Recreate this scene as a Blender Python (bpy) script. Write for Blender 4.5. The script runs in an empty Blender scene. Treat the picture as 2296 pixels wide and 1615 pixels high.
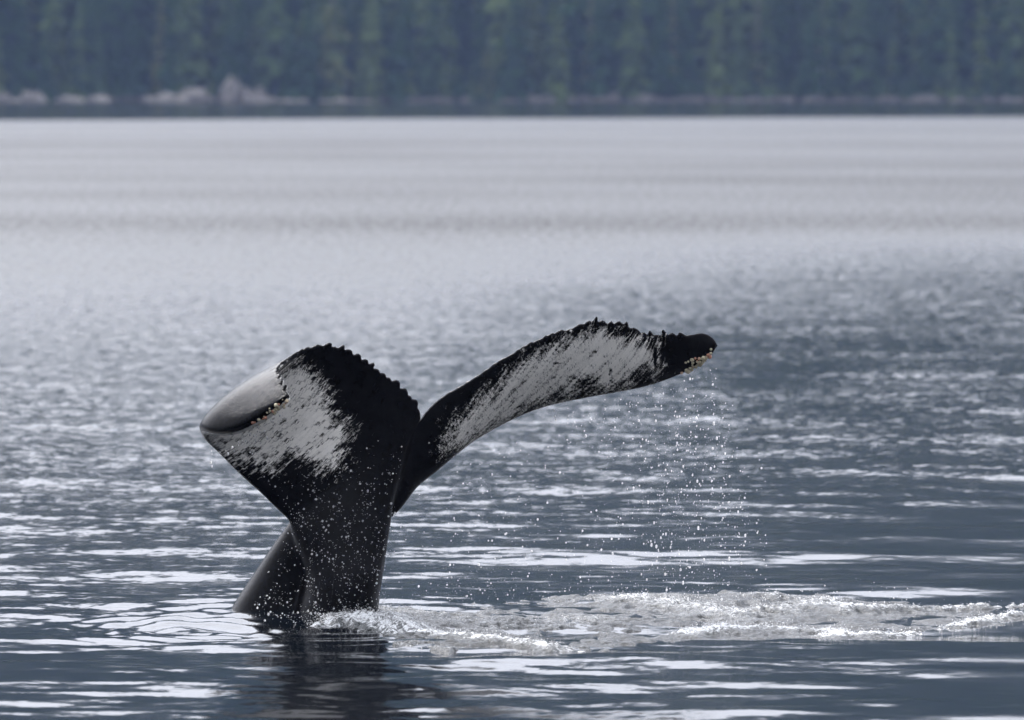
import bpy, bmesh, math, random
import numpy as np
from mathutils import Vector, Matrix, kdtree

random.seed(7)
rng = np.random.default_rng(7)
S = bpy.context.scene
COL = S.collection
R = math.radians

# ------------------------------------------------------------------ camera
CAM = np.array([0.0, -58.0, 3.63])
PITCH = math.atan(679.5 / 20833.0)
cam = bpy.data.cameras.new('camera')
cam_o = bpy.data.objects.new('camera', cam)
COL.objects.link(cam_o)
cam_o.location = CAM
cam_o.rotation_euler = (R(90) - PITCH, 0, 0)
cam.sensor_width = 36.0
cam.lens = 300.0
cam.clip_start = 0.5
cam.clip_end = 20000
cam.dof.use_dof = True
cam.dof.focus_distance = 58.0
cam.dof.aperture_fstop = 4.2
S.camera = cam_o

# ------------------------------------------------------------------ sky, sun, exposure
SUN_EL, SUN_AZ = R(46), R(-30)            # azimuth from +Y (away from the camera), negative = to the left
sun_vec = Vector((math.sin(SUN_AZ) * math.cos(SUN_EL), math.cos(SUN_AZ) * math.cos(SUN_EL), math.sin(SUN_EL)))
w = bpy.data.worlds.new('World')
S.world = w
w.use_nodes = True
nt = w.node_tree
nt.nodes.clear()
sky = nt.nodes.new('ShaderNodeTexSky')
sky.sky_type = 'NISHITA'
sky.sun_disc = False
sky.sun_elevation = SUN_EL
sky.sun_rotation = SUN_AZ
sky.air_density = 1.0
sky.dust_density = 3.0
sky.ozone_density = 1.0
bw = nt.nodes.new('ShaderNodeRGBToBW')
tint = nt.nodes.new('ShaderNodeMix'); tint.data_type = 'RGBA'; tint.blend_type = 'MULTIPLY'
tint.inputs[0].default_value = 1.0
tint.inputs[7].default_value = (0.965, 0.985, 1.06, 1)     # pale cloud sheet
mixs = nt.nodes.new('ShaderNodeMix'); mixs.data_type = 'RGBA'
mixs.inputs[0].default_value = 0.86                      # how much of the blue the clouds cover
bg = nt.nodes.new('ShaderNodeBackground')
bg.inputs[1].default_value = 0.15
wo = nt.nodes.new('ShaderNodeOutputWorld')
tcw = nt.nodes.new('ShaderNodeTexCoord')
sxyz = nt.nodes.new('ShaderNodeSeparateXYZ')
grad = nt.nodes.new('ShaderNodeMapRange')               # overcast: the cloud sheet is dimmer low down, brighter overhead
for i, v in ((1, 0.0), (2, 0.5), (3, 0.22), (4, 1.85)): grad.inputs[i].default_value = v
mulg = nt.nodes.new('ShaderNodeMath'); mulg.operation = 'MULTIPLY'
nt.links.new(tcw.outputs['Generated'], sxyz.inputs[0]); nt.links.new(sxyz.outputs[2], grad.inputs[0])
nt.links.new(grad.outputs[0], mulg.inputs[1]); nt.links.new(bw.outputs[0], mulg.inputs[0])
nt.links.new(sky.outputs[0], bw.inputs[0])
even = nt.nodes.new('ShaderNodeMapRange')               # even cloud light from all round
for i, v in ((1, 0.0), (2, 1.0), (3, 2.0), (4, 4.0)): even.inputs[i].default_value = v
nt.links.new(sxyz.outputs[2], even.inputs[0])
madd = nt.nodes.new('ShaderNodeMath'); madd.operation = 'MULTIPLY_ADD'
madd.inputs[1].default_value = 0.6
nt.links.new(mulg.outputs[0], madd.inputs[0]); nt.links.new(even.outputs[0], madd.inputs[2])
nt.links.new(madd.outputs[0], tint.inputs[6])
nt.links.new(sky.outputs[0], mixs.inputs[6])
nt.links.new(tint.outputs[2], mixs.inputs[7])
nt.links.new(mixs.outputs[2], bg.inputs[0])
nt.links.new(bg.outputs[0], wo.inputs[0])

sun = bpy.data.lights.new('sun', 'SUN')
sun.energy = 1.5
sun.angle = R(14)
sun.color = (1.0, 0.97, 0.93)
sun_o = bpy.data.objects.new('sun', sun)
COL.objects.link(sun_o)
sun_o.rotation_euler = sun_vec.to_track_quat('Z', 'Y').to_euler()

S.view_settings.view_transform = 'Standard'
S.view_settings.look = 'None'
S.view_settings.gamma = 1.0
S.view_settings.exposure = 1.17
S.view_settings.use_curve_mapping = False
S.render.engine = 'CYCLES'
S.cycles.use_denoising = True
S.cycles.max_bounces = 6
S.cycles.transmission_bounces = 6
S.cycles.glossy_bounces = 3
S.cycles.diffuse_bounces = 2
S.cycles.volume_bounces = 0
S.cycles.caustics_reflective = False
S.cycles.caustics_refractive = False

# ------------------------------------------------------------------ helpers
F = 2296 * 300.0 / 36.0
CP, SP = math.cos(PITCH), math.sin(PITCH)

def P(px, py, Y):
    """point at depth Y that stands at photo pixel (px,py), photo 2296 wide: a ruler for building the whale"""
    px = np.asarray(px, float); py = np.asarray(py, float)
    a = (px - 1148) / F; b = (807.5 - py) / F
    dx, dy, dz = a, CP + b * SP, b * CP - SP
    t = (np.asarray(Y, float) - CAM[1]) / dy
    return np.stack(np.broadcast_arrays(CAM[0] + dx * t, np.asarray(Y, float), CAM[2] + dz * t), -1)

def G(px, py, z=0.0):
    """point on the water at photo pixel"""
    px = np.asarray(px, float); py = np.asarray(py, float)
    a = (px - 1148) / F; b = (807.5 - py) / F
    dx, dy, dz = a, CP + b * SP, b * CP - SP
    t = (z - CAM[2]) / dz
    return np.stack([dx * t, CAM[1] + dy * t], -1)

def proj(V):
    d = V - CAM
    zc = d[:, 1] * CP - d[:, 2] * SP
    yc = d[:, 1] * SP + d[:, 2] * CP
    return 1148 + F * d[:, 0] / zc, 807.5 - F * yc / zc

def sstep(a, b, x):
    t = np.clip((x - a) / (b - a), 0, 1)
    return t * t * (3 - 2 * t)

def vnoise(x, y, seed=0):
    """gradient noise, about -0.7..0.7"""
    xi = np.floor(x).astype(np.int64); yi = np.floor(y).astype(np.int64)
    fx = x - xi; fy = y - yi
    def g(ix, iy):
        h = (ix * 374761393 + iy * 668265263 + seed * 974711) & 0xffffffff
        h = ((h ^ (h >> 13)) * 1274126177) & 0xffffffff
        h = (h ^ (h >> 16)) & 0xffff
        a = h / 65536.0 * 2 * np.pi
        return np.cos(a), np.sin(a)
    u = fx * fx * fx * (fx * (fx * 6 - 15) + 10); v = fy * fy * fy * (fy * (fy * 6 - 15) + 10)
    r = []
    for oy in (0, 1):
        row = []
        for ox in (0, 1):
            gx, gy = g(xi + ox, yi + oy)
            row.append(gx * (fx - ox) + gy * (fy - oy))
        r.append(row[0] * (1 - u) + row[1] * u)
    return r[0] * (1 - v) + r[1] * v

def fbm(x, y, oct=4, seed=0, gain=0.5, lac=2.03):
    s = 0; a = 1.0
    for k in range(oct):
        s = s + a * vnoise(x + 17.3 * k, y - 9.1 * k, seed + k)
        a *= gain; x = x * lac; y = y * lac
    return s

def mesh_np(name, V, Fc, smooth=True):
    """V (n,3); Fc (m,3|4) uniform faces"""
    me = bpy.data.meshes.new(name)
    V = np.ascontiguousarray(V, np.float32); Fc = np.ascontiguousarray(Fc, np.int32)
    k = Fc.shape[1]
    me.vertices.add(len(V)); me.vertices.foreach_set('co', V.ravel())
    me.loops.add(Fc.size); me.loops.foreach_set('vertex_index', Fc.ravel())
    me.polygons.add(len(Fc)); me.polygons.foreach_set('loop_start', np.arange(0, Fc.size, k, dtype=np.int32))
    me.polygons.foreach_set('loop_total', np.full(len(Fc), k, np.int32))
    me.polygons.foreach_set('use_smooth', np.full(len(Fc), smooth, bool))
    me.update(calc_edges=True)
    return me

def attr(me, name, arr):
    a = me.attributes.new(name, 'FLOAT', 'POINT')
    a.data.foreach_set('value', np.ascontiguousarray(arr, np.float32).ravel())

def obj(name, me, mat, parent=None, **props):
    o = bpy.data.objects.new(name, me)
    COL.objects.link(o)
    if mat is not None and me is not None and len(me.materials) == 0:
        me.materials.append(mat)
    if parent is not None: o.parent = parent
    for k, v in props.items(): o[k] = v
    return o

def grid_faces(nu, nv):
    i = np.arange(nu - 1)[:, None] * nv + np.arange(nv - 1)[None, :]
    return np.stack([i, i + nv, i + nv + 1, i + 1], -1).reshape(-1, 4)

class N:
    """small node helper"""
    def __init__(s, name):
        s.m = bpy.data.materials.new(name); s.m.use_nodes = True
        s.t = s.m.node_tree; s.t.nodes.clear()
        s.out = s.t.nodes.new('ShaderNodeOutputMaterial')
    def n(s, typ, ins=None, **kw):
        nd = s.t.nodes.new('ShaderNode' + typ)
        for k, v in kw.items(): setattr(nd, k, v)
        for k, v in (ins or {}).items(): s.set(nd.inputs[k], v)
        return nd
    def set(s, sock, v):
        if isinstance(v, bpy.types.NodeSocket): s.t.links.new(v, sock)
        else: sock.default_value = v
    def math(s, op, a, b=0.0, c=0.0, clamp=False):
        nd = s.n('Math', {0: a, 1: b, 2: c}, operation=op); nd.use_clamp = clamp; return nd.outputs[0]
    def attr(s, name): return s.n('Attribute', attribute_name=name).outputs['Fac']
    def mix(s, f, a, b):
        nd = s.n('Mix', data_type='RGBA'); s.set(nd.inputs[0], f); s.set(nd.inputs[6], a); s.set(nd.inputs[7], b); return nd.outputs[2]
    def rng(s, v, a, b, c=0.0, d=1.0, t='LINEAR'):
        return s.n('MapRange', {0: v, 1: a, 2: b, 3: c, 4: d}, interpolation_type=t).outputs[0]
    def noise(s, vec, scale, detail=3.0, rough=0.5):
        nd = s.n('TexNoise', {'Vector': vec, 'Scale': scale, 'Detail': detail, 'Roughness': rough}); return nd
    def principled(s, **ins):
        nd = s.n('BsdfPrincipled')
        for k, v in ins.items(): s.set(nd.inputs[k.replace('_', ' ')], v)
        s.t.links.new(nd.outputs[0], s.out.inputs[0]); return nd

def rgb(r, g, b): return (r, g, b, 1.0)

# ================================================================== water
def axis_x():
    dense = np.arange(-4.6, 4.6001, 0.026)
    out = []; x = 4.6; d = 0.03
    while x < 3000:
        x += d; d *= 1.16; out.append(x)
    out = np.array(out)
    return np.concatenate([-out[::-1], dense, out])

def axis_y():
    y = [-13.0]; d = 0.06
    while y[-1] < 9: y.append(y[-1] + d)
    while y[-1] < 160: d *= 1.0095; y.append(y[-1] + d)
    while y[-1] < 690: d *= 1.07; y.append(y[-1] + d)
    while y[-1] < 900: y.append(y[-1] + 5.0)
    d = 10
    while y[-1] < 1475: d *= 1.2; y.append(y[-1] + d)
    y[-1] = 1475.0
    near = [-13.0]; d = 0.1
    while near[-1] > -1400: near.append(near[-1] - d); d *= 1.25
    return np.concatenate([np.array(near[1:])[::-1], np.array(y)])

def calm_map(x, y):
    """1 = rippled by the breeze, 0 = slick"""
    d = y + 58
    a = 0.75 + 0.6 * vnoise(x * 0.16 + 3.1, y * 0.03 + 1.7, 5) + 0.35 * vnoise(x * 0.5, y * 0.13, 6)
    a -= 0.45 * sstep(0.3, 4.0, x) * (1 - sstep(0, 90, y))      # slick water right of the whale
    a += 0.25 * sstep(-0.5, -2.5, x) * sstep(-6, 4, y)
    return np.clip(a, 0.18, 1.5)

NW = 90
w_lam = np.exp(rng.uniform(math.log(0.22), math.log(2.8), NW))
w_dir = rng.normal(0, 0.85, NW) + rng.choice([0, np.pi], NW) + np.pi / 2
w_ph = rng.uniform(0, 2 * np.pi, NW)
RMS_SLOPE = 0.043
w_amp = RMS_SLOPE * math.sqrt(2.0 / NW) * w_lam / (2 * np.pi) * (0.6 + 0.5 * rng.random(NW))

def swell(x, y):
    k = 2 * np.pi / 3.7; k2 = 2 * np.pi / 6.1
    return 0.008 * np.sin(k * (0.25 * x + 0.97 * y) + 1.0) + 0.012 * np.sin(k2 * (-0.35 * x + 0.93 * y))

RING = G(425, 1412)
BASE = G(690, 1392)
def rings(x, y):
    h = 0
    r = np.hypot((x - RING[0]) / 1.0, (y - RING[1]) / 1.6)
    r = r + 0.10 * vnoise(x * 2.1, y * 1.4, 44) + 0.05 * vnoise(x * 6, y * 4, 45)
    h = h + 0.006 * np.exp(-((r - 0.62) / 0.40) ** 2) * np.sin(2 * np.pi * r / 0.21 + 1.2 * np.sin(2 * np.arctan2(y - RING[1], x - RING[0])))
    r2 = np.hypot(x - BASE[0], (y - BASE[1]) / 1.3)
    h = h + 0.009 * np.exp(-((r2 - 1.0) / 0.8) ** 2) * np.sin(2 * np.pi * r2 / 0.42)
    h = h + 0.012 * np.exp(-(r2 / 0.6) ** 2)
    return h

def water_height(x, y, sp):
    """sp = local grid spacing: waves too short for it are left to the shading normal"""
    h = swell(x, y) * (1 - sstep(2, 6, sp))
    cm = calm_map(x, y)
    geo_fade = 1 - 0.75 * sstep(15, 90, y)
    for l, a, p, am in zip(w_lam, w_dir, w_ph, w_amp):
        k = 2 * np.pi / l
        wgt = sstep(2.2, 4.0, l / sp)
        if np.max(wgt) <= 0: continue
        m = cm if l < 1.0 else 0.5 + 0.5 * cm
        h = h + am * wgt * m * geo_fade * np.sin(k * (np.cos(a) * x + np.sin(a) * y) + p)
    near = (1 - sstep(10, 20, y)) * (1 - sstep(4.5, 6, np.abs(x)))
    return h + rings(x, y) * near

ax, ay = axis_x(), axis_y()
X, Y = np.meshgrid(ax, ay, indexing='ij')
SPX = np.gradient(ax)[:, None] * np.ones_like(Y); SPY = np.gradient(ay)[None, :] * np.ones_like(X)
SPC = np.maximum(SPX, SPY)
Z = water_height(X, Y, SPC)
Z *= 1 - sstep(250, 600, Y)
Z -= 0.0
WV = np.stack([X, Y, Z], -1).reshape(-1, 3)
wm = mesh_np('water', WV, grid_faces(len(ax), len(ay))[:, ::1])
# ripples too fine for the mesh
ripple = np.maximum(sstep(3, 50, Y), sstep(0.3, 0.8, SPX)) * 0.085 + 0.010 + 0.014 * sstep(0.5, -1.5, X) * sstep(-2.5, 3, Y)
band = 0.5 + 0.5 * np.clip(1.6 * vnoise(X * 0.006 + 2.0, Y * 0.022, 11) + 0.5 * vnoise(X * 0.06, np.log(np.maximum(Y + 60, 1)) * 9.0, 12), -1, 1)
far_t = sstep(40, 160, Y)
ripple = ripple * ((1 - far_t) * np.clip(calm_map(X, Y), 0.15, 1.4) + far_t * (0.62 + 0.5 * band))
ripple = ripple * (1 - 0.90 * sstep(770, 800, Y + 14 * vnoise(X * 0.03, Y * 0.004, 3) - 0.8 * np.clip(X, -150, 150)))   # dead calm under the far shore
attr(wm, 'ripple', ripple.ravel())
dead = 1 - sstep(770, 800, Y + 14 * vnoise(X * 0.03, Y * 0.004, 3) - 0.8 * np.clip(X, -150, 150))
attr(wm, 'rough', (0.085 + 0.03 * np.clip(calm_map(X, Y), 0, 1) * sstep(-3, 6, Y) + (0.42 * sstep(12, 190, Y + 0 * X - 9 * np.clip(X, -2, 8) * (1 - sstep(60, 200, Y))) * (1 - 0.35 * sstep(400, 760, Y)) * (0.55 + 0.85 * band * far_t + 0.2 * (1 - far_t))) * dead - 0.03 * (1 - dead)).ravel())   # wavelets far too small to see singly

m = N('water_surface')
geo = m.n('NewGeometry')
tc = m.n('TexCoord')
grp = m.noise(m.n('Mapping', {'Vector': tc.outputs['Object'], 'Scale': (5.0, 0.8, 1.0)}).outputs[0], 1.0, 3.0, 0.65).outputs[0]
grp = m.rng(grp, 0.30, 0.70, 0.35, 1.65)                  # wavelets run in groups
rip = m.math('MULTIPLY', m.attr('ripple'), grp)
def nvec(scale, seed):
    mp = m.n('Mapping', {'Vector': tc.outputs['Object'], 'Location': (seed, seed * 1.7, 0)})
    nd = m.noise(mp.outputs[0], scale, 2.0, 0.6)
    return m.n('VectorMath', {0: nd.outputs['Color'], 1: (0.5, 0.5, 0.5)}, operation='SUBTRACT').outputs[0]
va = nvec(6.5, 3.0); vb = nvec(19.0, 11.0)
vs = m.n('VectorMath', {0: va, 1: m.n('VectorMath', {0: vb, 'Scale': 0.6}, operation='SCALE').outputs[0]}, operation='ADD').outputs[0]
vs = m.n('VectorMath', {0: vs, 1: (1.0, 1.0, 0.0)}, operation='MULTIPLY').outputs[0]
vs = m.n('VectorMath', {0: vs, 'Scale': m.math('MULTIPLY', rip, 8.0)}, operation='SCALE').outputs[0]
nn = m.n('VectorMath', {0: geo.outputs['Normal'], 1: vs}, operation='ADD').outputs[0]
nn = m.n('VectorMath', {0: nn}, operation='NORMALIZE').outputs[0]
m.principled(Base_Color=rgb(0.001, 0.0025, 0.005), Roughness=m.math('ADD', 0.09, m.math('MULTIPLY', m.math('SUBTRACT', m.attr('rough'), 0.09), m.rng(grp, 0.35, 1.65, 0.4, 1.5))), IOR=1.333, Normal=nn)
MAT_WATER = m.m
obj('water', wm, MAT_WATER, kind='structure')

# ================================================================== far shore, hill, forest
SH = 1462.0
PXM = (SH - CAM[1]) / F                                   # metres per photo pixel over there
def shore_x(px): return (px - 1148) * PXM
def hill_h(x, y):
    d = y - SH - 2.0 * vnoise(x * 0.05, x * 0 + 0.3, 21) - 1.5 * vnoise(x * 0.21, x * 0 + 0.7, 22)
    h = 0.36 * d * sstep(0, 60, d) + 2.2 * sstep(-0.5, 4.0, d) - 1.2
    h = h + (18 * vnoise(x * 0.004, y * 0.006, 23) + 6 * vnoise(x * 0.02, y * 0.02, 24)) * sstep(20, 250, d)
    top = 300 + 90 * vnoise(x * 0.0011 + 0.4, y * 0.0006, 25)
    return np.where(h > top - 60, top - 60 * np.exp(-(h - top + 60) / 60), h)
hx = np.concatenate([-np.geomspace(130, 2600, 60)[::-1], np.arange(-128, 129, 2.0), np.geomspace(130, 2600, 60)])
hy = np.concatenate([np.arange(SH - 4, SH + 60, 1.0), SH + np.geomspace(61, 1100, 60)])
HX, HY = np.meshgrid(hx, hy, indexing='ij')
HZ = hill_h(HX, HY)
hm = mesh_np('hills', np.stack([HX, HY, HZ], -1).reshape(-1, 3), grid_faces(len(hx), len(hy)))
m = N('hill_forest_floor')
tc = m.n('TexCoord')
n1 = m.noise(tc.outputs['Object'], 0.06, 6.0, 0.65)
n2 = m.noise(tc.outputs['Object'], 0.5, 4.0, 0.6)
c = m.mix(m.rng(n1.outputs[0], 0.35, 0.65), rgb(0.008, 0.013, 0.012), rgb(0.020, 0.027, 0.019))
sepz = m.n('SeparateXYZ', {0: tc.outputs['Object']})
bank = m.math('ADD', sepz.outputs[2], m.rng(n2.outputs[0], 0.3, 0.7, -1.2, 1.2))
c = m.mix(m.rng(bank, 1.2, 2.4, 1.0, 0.0), c, m.mix(m.rng(n2.outputs[0], 0.4, 0.62), rgb(0.035, 0.036, 0.03), rgb(0.11, 0.10, 0.09)))
bp = m.n('Bump', {'Strength': 1.0, 'Distance': 1.5, 'Height': n2.outputs[0]})
pr = m.principled(Base_Color=c, Roughness=1.0, Normal=bp.outputs[0]); pr.inputs['Specular IOR Level'].default_value = 0.0
obj('hills', hm, m.m, kind='structure')
bx = np.linspace(-2600, 2600, 160); by = np.concatenate([np.linspace(-2300, -1000, 40), np.linspace(-990, -860, 30)])
QX, QY = np.meshgrid(bx, by, indexing='ij')
qd = -860 - QY - 60 * vnoise(QX * 0.002, QX * 0 + .4, 27)
QZ = 0.45 * qd + 12 * vnoise(QX * 0.006, QY * 0.006, 28) * sstep(20, 200, qd) - 1.0
qt = 120 + 60 * vnoise(QX * 0.0012, QY * 0.0006, 29)
QZ = np.where(QZ > qt - 60, qt - 60 * np.exp(-(QZ - qt + 60) / 60), QZ)
obj('hills', mesh_np('hills', np.stack([QX, QY, QZ], -1).reshape(-1, 3), grid_faces(len(bx), len(by))), m.m, kind='structure')   # unseen hills behind the camera, added to darken reflections in the wet skin

# conifers: tapered trunk and whorls of drooping boughs, each bough a few leaf-sized blades
def conifer(h, rad, seed, base=0.06, layers=17, gap=0.25):
    r = np.random.default_rng(seed)
    TV, TF, CV, CF = [], [], [], []
    n = 6
    zs = [0, 0.35 * h, 0.7 * h, h * 0.99]; rs = [0.014 * h, 0.010 * h, 0.006 * h, 0.001 * h]
    for z, q in zip(zs, rs):
        for k in range(n): TV.append((q * math.cos(2 * math.pi * k / n), q * math.sin(2 * math.pi * k / n), z))
    for i in range(3):
        for k in range(n):
            a, b = i * n + k, i * n + (k + 1) % n
            TF += [(a, b, b + n), (a, b + n, a + n)]
    for i in range(layers):
        t = base + (1 - base) * (i + r.uniform(-.3, .3)) / layers
        z0 = h * t
        rr = rad * (1 - max(t, 0)) ** 0.75 * r.uniform(0.75, 1.15) + 0.15
        nb = int(5 + 4 * (1 - t))
        a0 = r.uniform(0, 6.28)
        for b in range(nb):
            if r.random() < gap * 0.5: continue
            a = a0 + 2 * math.pi * b / nb + r.uniform(-.25, .25)
            L = rr * r.uniform(0.6, 1.2); dr = L * r.uniform(0.25, 0.75)
            ca, sa = math.cos(a), math.sin(a)
            wd = L * r.uniform(0.22, 0.34)
            pts = [(0.05 * L, 0, 0.1 * L), (0.45 * L, wd, -0.25 * dr - .3 * wd), (0.5 * L, 0, -0.05 * dr), (0.45 * L, -wd, -0.25 * dr - .3 * wd),
                   (0.8 * L, wd * 0.7, -0.8 * dr - .4 * wd), (0.82 * L, 0, -0.5 * dr), (0.8 * L, -wd * 0.7, -0.8 * dr - .4 * wd), (L, 0, -1.15 * dr)]
            o = len(CV)
            for (x, y, z) in pts:
                x += r.normal(0, .05) * L; y += r.normal(0, .05) * L; z += r.normal(0, .05) * L
                CV.append((x * ca - y * sa, x * sa + y * ca, z0 + z))
            CF += [(o + q, o + p, o + s) for q, p, s in ((0, 1, 2), (0, 2, 3), (1, 4, 5), (1, 5, 2), (2, 5, 6), (2, 6, 3), (4, 7, 5), (5, 7, 6))]
    return np.array(TV), np.array(TF), np.array(CV), np.array(CF)

def foliage_mat(name, a, b, use_tint=True):
    m = N(name)
    tc = m.n('TexCoord')
    n1 = m.noise(tc.outputs['Object'], 0.9, 3.0, 0.6)
    f = m.rng(n1.outputs[0], 0.3, 0.7)
    c = m.mix(f, a, b)
    if use_tint:
        t = m.attr('tint')
        c = m.mix(t, c, m.mix(f, rgb(0.09, 0.13, 0.042), rgb(0.155, 0.20, 0.065)))
    bs = m.n('BsdfDiffuse', {'Color': c}); tr = m.n('BsdfTranslucent', {'Color': c})
    mx = m.n('MixShader', {0: 0.3, 1: bs.outputs[0], 2: tr.outputs[0]})
    m.t.links.new(mx.outputs[0], m.out.inputs[0])
    return m.m
MAT_FOL = foliage_mat('conifer_foliage', rgb(0.016, 0.037, 0.018), rgb(0.048, 0.095, 0.034))
MAT_PALE = foliage_mat('pale_conifer_foliage', rgb(0.08, 0.10, 0.035), rgb(0.15, 0.165, 0.06), False)
m = N('bark'); tc = m.n('TexCoord'); n1 = m.noise(tc.outputs['Object'], 2.0, 4.0, 0.6)
m.principled(Base_Color=m.mix(n1.outputs[0], rgb(0.05, 0.04, 0.035), rgb(0.12, 0.10, 0.09)), Roughness=0.9); MAT_BARK = m.m
m = N('weathered_wood'); tc = m.n('TexCoord'); n1 = m.noise(tc.outputs['Object'], 2.0, 4.0, 0.6)
m.principled(Base_Color=m.mix(n1.outputs[0], rgb(0.22, 0.19, 0.19), rgb(0.36, 0.32, 0.31)), Roughness=0.85); MAT_SNAG = m.m

protos = [conifer(30, 5.4, 1), conifer(25, 4.6, 2, gap=0.3), conifer(34, 6.2, 3, layers=20), conifer(19, 5.0, 4, layers=13), conifer(31, 4.2, 5, gap=0.4, layers=16), conifer(14, 4.6, 6, layers=10)]
bush = conifer(7, 3.2, 9, base=0.0, layers=7)
VV, FF, TT = [], [], []; off = 0
def put(parts, x, y, z, s, rot, tv):
    global off
    c, sn = math.cos(rot), math.sin(rot)
    V = parts.copy() * np.array([s, s, s])
    V = np.stack([V[:, 0] * c - V[:, 1] * sn + x, V[:, 0] * sn + V[:, 1] * c + y, V[:, 2] + z], -1)
    return V
for row in range(9):
    yb = SH + 5.0 + row * 4.6
    xs = np.arange(-135, 135, 5.2 if row < 2 else 4.4); xs = xs + rng.uniform(-2.2, 2.2, len(xs))
    for x in xs:
        y = yb + rng.uniform(-2, 2)
        z = float(hill_h(np.array([x]), np.array([y]))[0]) - 0.3
        q = protos[rng.integers(len(protos))]
        s = rng.uniform(0.7, 1.15) * (0.75 + 0.3 * min(row, 2) / 2)
        patch = vnoise(np.array([x * 0.09]), np.array([row * 0.6]), 31)[0]
        tv = float(np.clip(0.1 + 2.6 * patch + rng.choice([-.4, 0, .45]), 0, 1))  # tree-to-tree colour, plus lit and dark crowns painted into the leaf tint
        rot = rng.uniform(0, 6.28)
        for vv, ff in ((q[2], q[3]), (q[0], q[1])):
            V = put(vv, x, y, z, s, rot, tv)
            VV.append(V); FF.append(ff + off); TT.append(np.full(len(V), tv * 0.8)); off += len(V)
for x in np.arange(-135, 135, 2.4):
    xx = x + rng.uniform(-1, 1); y = SH + 4.0 + rng.uniform(-0.6, 2.5)
    z = float(hill_h(np.array([xx]), np.array([y]))[0]) - 0.2
    s = rng.uniform(0.35, 0.9); tv = float(np.clip(rng.normal(0.25, 0.3), 0, 1))
    V = put(bush[2], xx, y, z, s, rng.uniform(0, 6.28), tv)
    VV.append(V); FF.append(bush[3] + off); TT.append(np.full(len(V), tv)); off += len(V)
# the wood goes on up the hill and along the shore: plainer trees, ragged tiers
def plain_tree(seed):
    r = np.random.default_rng(seed); V, Fc = [], []
    for k in range(4):
        n = 7; z0 = 0.06 + 0.22 * k; z1 = z0 + 0.36; q = 0.20 * (1 - z0) + 0.02
        o = len(V); V.append((0, 0, min(z1, 1.0)))
        for j in range(n * 2):
            a = math.pi * j / n; rr = q * (r.uniform(.85, 1.15) if j % 2 else r.uniform(.45, .7))
            V.append((rr * math.cos(a), rr * math.sin(a), z0 + r.uniform(-.03, .03) + (0 if j % 2 else .04)))
        Fc += [(o, o + 1 + j, o + 1 + (j + 1) % (2 * n)) for j in range(2 * n)]
    return np.array(V), np.array(Fc)
plain = [plain_tree(k) for k in range(5)]
def far_row(x, y):
    global off
    z = hill_h(x, y)
    for xx, yy, zz in zip(x, y, z):
        v, f = plain[rng.integers(5)]
        h = rng.uniform(22, 36)
        V = put(v, xx, yy, zz - 1.0, h, rng.uniform(0, 6.28), 0)
        tv = float(np.clip(rng.normal(0.05, 0.2), 0, 1))
        VV.append(V); FF.append(f + off); TT.append(np.full(len(V), tv)); off += len(V)
y = SH + 8.0
while y < SH + 1050:
    st = 7.0 + (y - SH) * 0.012
    half = 420 + (y - SH) * 0.3
    xs = np.arange(-half, half, st)
    if y < SH + 44: xs = xs[np.abs(xs) > 136]
    if len(xs): far_row(xs + rng.uniform(-3, 3, len(xs)), y + rng.uniform(-3, 3, len(xs)))
    y += st
fm = mesh_np('forest', np.concatenate(VV), np.concatenate(FF), False)
attr(fm, 'tint', np.concatenate(TT))
obj('forest', fm, MAT_FOL, kind='stuff', label='hazy dark green conifer forest rising behind the far rocky shore', category='forest')

# single trees and snags that can be told apart at the front of the wood
def tree(px, back, h, rad, seed, label, mat=None, base=0.1, gap=0.3):
    x = shore_x(px); y = SH + back
    z = float(hill_h(np.array([x]), np.array([y]))[0]) - 0.3
    root = obj('conifer_tree', None, None, label=label, category='tree', group='conifers that stand out at the front of the far wood')
    root.location = (x, y, z)
    tv, tf, cv, cf = conifer(h, rad, seed, base=base, gap=gap, layers=18)
    obj('trunk', mesh_np('trunk', tv, tf), MAT_BARK, root)
    obj('crown', mesh_np('crown', cv, cf, False), mat or MAT_PALE, root)
    return root
tree(360, 6, 20, 3.2, 101, 'pale green leaning conifer above the gap left of the big pale rock outcrop')
tree(745, 6, 27, 4.2, 102, 'large yellowish green conifer above the long low pale ledge')
tree(1325, 6, 24, 2.2, 103, 'slim pale conifer above the middle of the far shore')
tree(1510, 5, 23, 2.0, 104, 'pale narrow conifer, left one of the pale pair right of centre')
tree(1700, 5, 22, 2.2, 105, 'pale narrow conifer, right one of the pale pair right of centre')
tree(1090, 4, 9, 2.2, 106, 'small bright green young tree low on the bank at centre')
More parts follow.
